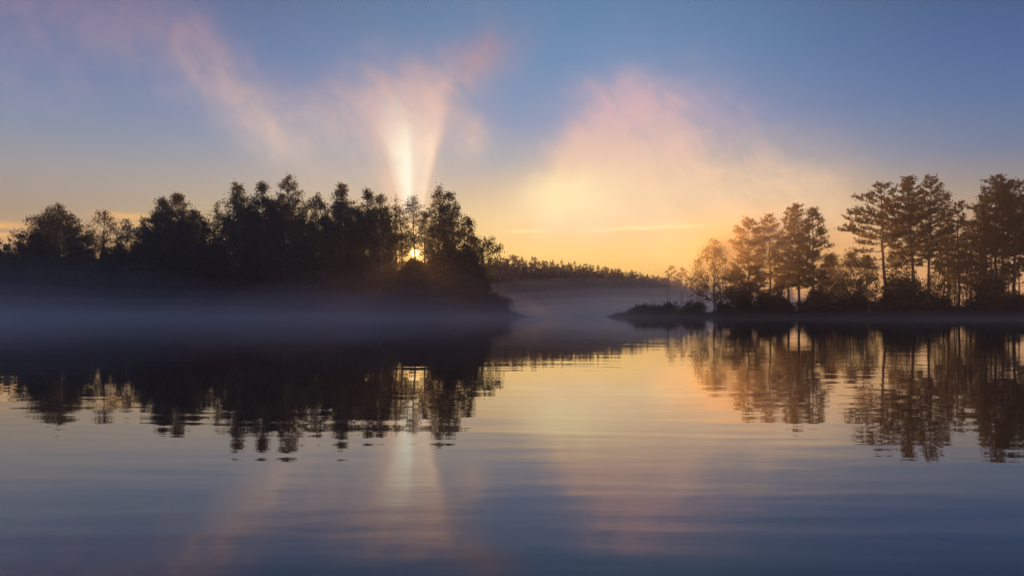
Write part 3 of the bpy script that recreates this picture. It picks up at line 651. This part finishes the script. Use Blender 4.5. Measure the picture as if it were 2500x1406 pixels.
# ------------------------------------------------------------------ far forest
fproto_h = [16.5, 15.5, 17.5, 14.5, 16]
fproto = [spruce(300 + i, h_, w_) for i, (h_, w_) in enumerate([(16.5, 5.8), (15.5, 5.2), (17.5, 6.2), (14.5, 5.4), (16, 4.8)])]
fpine = [pine(330 + i, 16 + i, 6.5, base=.45, nb=26, kind='round', dead=2, tuft=.8, dens=.45) for i in range(2)]
rng = np.random.default_rng(9)
shore = np.array([(-320, 292), (-160, 272), (-60, 264), (-15, 270), (20, 302), (48, 347), (75, 397), (100, 472), (190, 562), (420, 642)], float)
seg = np.cumsum(np.r_[0, np.linalg.norm(np.diff(shore, axis=0), axis=1)])
def along(s_): return np.array([np.interp(s_, seg, shore[:, 0]), np.interp(s_, seg, shore[:, 1])])
for row in range(3):
    s_ = 60.0
    while s_ < seg[-1] - 5:
        p = along(s_); back_ = 2.5 + row * 7 + rng.uniform(-1.5, 1.5)
        X, Y = p[0] - back_ * .35, p[1] + back_; step = rng.uniform(2.1, 3.7) * (1.0 if -40 < p[0] < 105 else 3.0)
        s_ += step
        if not -.06 < X / Y < .68 or (X / Y > .26 and row > 0): continue
        i = rng.choice([0, 1, 2, 3, 4, 0, 1, 2, 3, 4, 0, 2, 1, 3, 4, 5]); me = fpine[i - 5] if i >= 5 else fproto[i]
        px_ = CX + X / Y * F; ht = (fproto_h[i] if i < 5 else 16 + i - 5)
        yt = np.interp(px_, [1190, 1300, 1400, 1500, 1590, 1640, 1720, 2500], [624, 634, 645, 658, 677, 688, 696, 712]) + rng.uniform(-9, 13) - row * 1.0
        sc_ = (zt(yt, Y) - .5) / ht
        g = float(h_far(np.array([X]), np.array([Y]))[0])
        plant('spruce_tree' if i < 5 else 'pine_tree', me, (X, Y, g), 'distant dark spruce in the jagged forest line across the water' if i < 5 else 'distant round-topped pine in the forest line across the water', 'tree',
              'spruces of the far forest' if i < 5 else 'pines of the far forest', rng.uniform(0, 6.28), sc_)
# two lone pines at the misty end of the far forest
for x, y, Y, w, lb in ((1640, 648, 330, 46, 'lone flat-crowned pine standing in mist at the end of the far forest'), (1668, 654, 340, 40, 'smaller pine fading into mist next to the lone flat-crowned pine')):
    X = at(x, Y); plant('pine_tree', pine(x, zt(y, Y), w / F * Y, base=.4, nb=34, kind='round', dead=3, tuft=.7, dens=.6), (X, Y, .3), lb)
pp = Buf(); r_ = np.random.default_rng(3)

# ------------------------------------------------------------------ air
def volume(name, me, density, color, aniso, label):
    m = bpy.data.materials.new(name); m.use_nodes = True; nn = m.node_tree.nodes; nn.clear()
    v = nn.new('ShaderNodeVolumePrincipled'); v.inputs['Color'].default_value = (*color, 1); v.inputs['Density'].default_value = density; v.inputs['Anisotropy'].default_value = aniso
    o = nn.new('ShaderNodeOutputMaterial'); m.node_tree.links.new(v.outputs[0], o.inputs['Volume'])
    me.materials.clear(); me.materials.append(m); ob = link(name, me); tag(ob, label, kind='stuff'); return ob
def box_mesh(x0, x1, y0, y1, z0, z1):
    V = [(x, y, z) for z in (z0, z1) for y in (y0, y1) for x in (x0, x1)]
    me = bpy.data.meshes.new('air'); me.from_pydata(V, [], [(0, 2, 3, 1), (4, 5, 7, 6), (0, 1, 5, 4), (2, 6, 7, 3), (0, 4, 6, 2), (1, 3, 7, 5)]); return me
def lens_mesh(cx, cy, rx, ry, top, seed):
    """a low closed bank of mist: flat underside below the water, lens-shaped uneven top"""
    nu, nv = 48, 10; r_ = np.random.default_rng(seed); ph = r_.uniform(0, 6.28, 4)
    V = [(cx, cy, top)]
    for j in range(1, nv + 1):
        t = j / nv * math.pi / 2
        for i in range(nu):
            a_ = i / nu * 2 * math.pi; k_ = 1 + .10 * math.sin(2 * a_ + ph[0]) + .07 * math.sin(3 * a_ + ph[1]) + .04 * math.sin(5 * a_ + ph[2])
            x = math.cos(a_) * math.sin(t) * rx * k_; y = math.sin(a_) * math.sin(t) * ry * k_
            V.append((cx + x, cy + y, (top + .15) * math.cos(t) * (1 + .12 * math.sin(x * .11 + ph[3]) * math.sin(t)) - .15))
    V.append((cx, cy, -.5)); Fa = [(0, 1 + i, 1 + (i + 1) % nu) for i in range(nu)]
    for j in range(nv - 1):
        for i in range(nu):
            a_, b2 = 1 + j * nu + i, 1 + j * nu + (i + 1) % nu; Fa.append((a_, a_ + nu, b2 + nu, b2))
    e_ = len(V) - 1; o_ = 1 + (nv - 1) * nu; Fa += [(e_, o_ + (i + 1) % nu, o_ + i) for i in range(nu)]
    me = bpy.data.meshes.new('mist'); me.from_pydata(V, [], Fa); return me
def mist(cx, cy, rx, ry, top, dn, lb, colr=(.86, .9, .91), g_=.35):
    # a soft-edged bank: nested lenses, thickest low in the middle, thinning upward
    for k, (sr, st, dk) in enumerate(((.95, 2.4, .10), (1.0, 1.7, .16), (.9, 1.15, .26), (.78, .75, .38), (.6, .5, .45), (.42, .34, .45))):
        volume('mist_bank', lens_mesh(cx + k * rx * .03, cy, rx * sr, ry * sr, top * st, int(abs(cx) + cy) + k), dn * dk, colr, g_, lb)
volume('haze', box_mesh(-2600, 2600, -80, 4100, -2.2, 28.5), HAZE, (.86, .88, .92), .5, 'thin morning haze over the whole lake')
for m_ in MIST: mist(*m_)
# thin puffs drifting off the water before the island
r3 = np.random.default_rng(31)
for k in range(9):
    x = r3.uniform(-85, -6); y = r3.uniform(88, 132)
    volume('mist_bank', lens_mesh(x, y, r3.uniform(9, 22), r3.uniform(5, 9), r3.uniform(3.0, 7.5), 400 + k), r3.uniform(.005, .012), (.84, .88, .95), .3, 'small puff of mist drifting off the water before the leafy island')
# vapour added for the amber glow among the young pines, its colour tinted warm
def ball_mesh(cx, cy, cz, rx, ry, rz, seed):
    nu, nv = 36, 18; r_ = np.random.default_rng(seed); ph = r_.uniform(0, 6.28, 4); V = []
    for j in range(nv + 1):
        t = j / nv * math.pi
        for i in range(nu):
            a_ = i / nu * 2 * math.pi; k_ = 1 + math.sin(t) * (.10 * math.sin(2 * a_ + ph[0]) + .08 * math.sin(3 * a_ + 2 * t + ph[1]) + .05 * math.sin(5 * a_ - 3 * t + ph[2]))
            V.append((cx + math.cos(a_) * math.sin(t) * rx * k_, cy + math.sin(a_) * math.sin(t) * ry * k_, cz + math.cos(t) * rz * k_))
    Fa = [(j * nu + i, (j + 1) * nu + i, (j + 1) * nu + (i + 1) % nu, j * nu + (i + 1) % nu) for j in range(nv) for i in range(nu)]
    me = bpy.data.meshes.new('vapour'); me.from_pydata(V, [], Fa); return me
for k, (sr, dk) in enumerate(((1.35, .006), (1.1, .010), (.9, .014), (.7, .020), (.5, .026), (.32, .030))):
    volume('vapour', ball_mesh(39.5 - k * .5, 127.5, 10.0 + k * .15, 13 * sr, 10 * sr, 6.8 * sr, 70 + k), dk, (.97, .84, .66), .65, 'amber-tinted vapour added for a sunlit glow before the young pines of the spit')
for k, (sr, dk) in enumerate(((1.4, .002), (1.1, .003), (.8, .004), (.5, .006))):  # thinner vapour added with the same warm tint to give the tall pines a glow
    volume('vapour', ball_mesh(60.0 - k * .8, 126, 11.0, 13 * sr, 9 * sr, 7.5 * sr, 90 + k), dk, (.97, .84, .66), .65, 'thin amber-tinted vapour added for a sunlit glow before the crooked old pine and its tall neighbours')
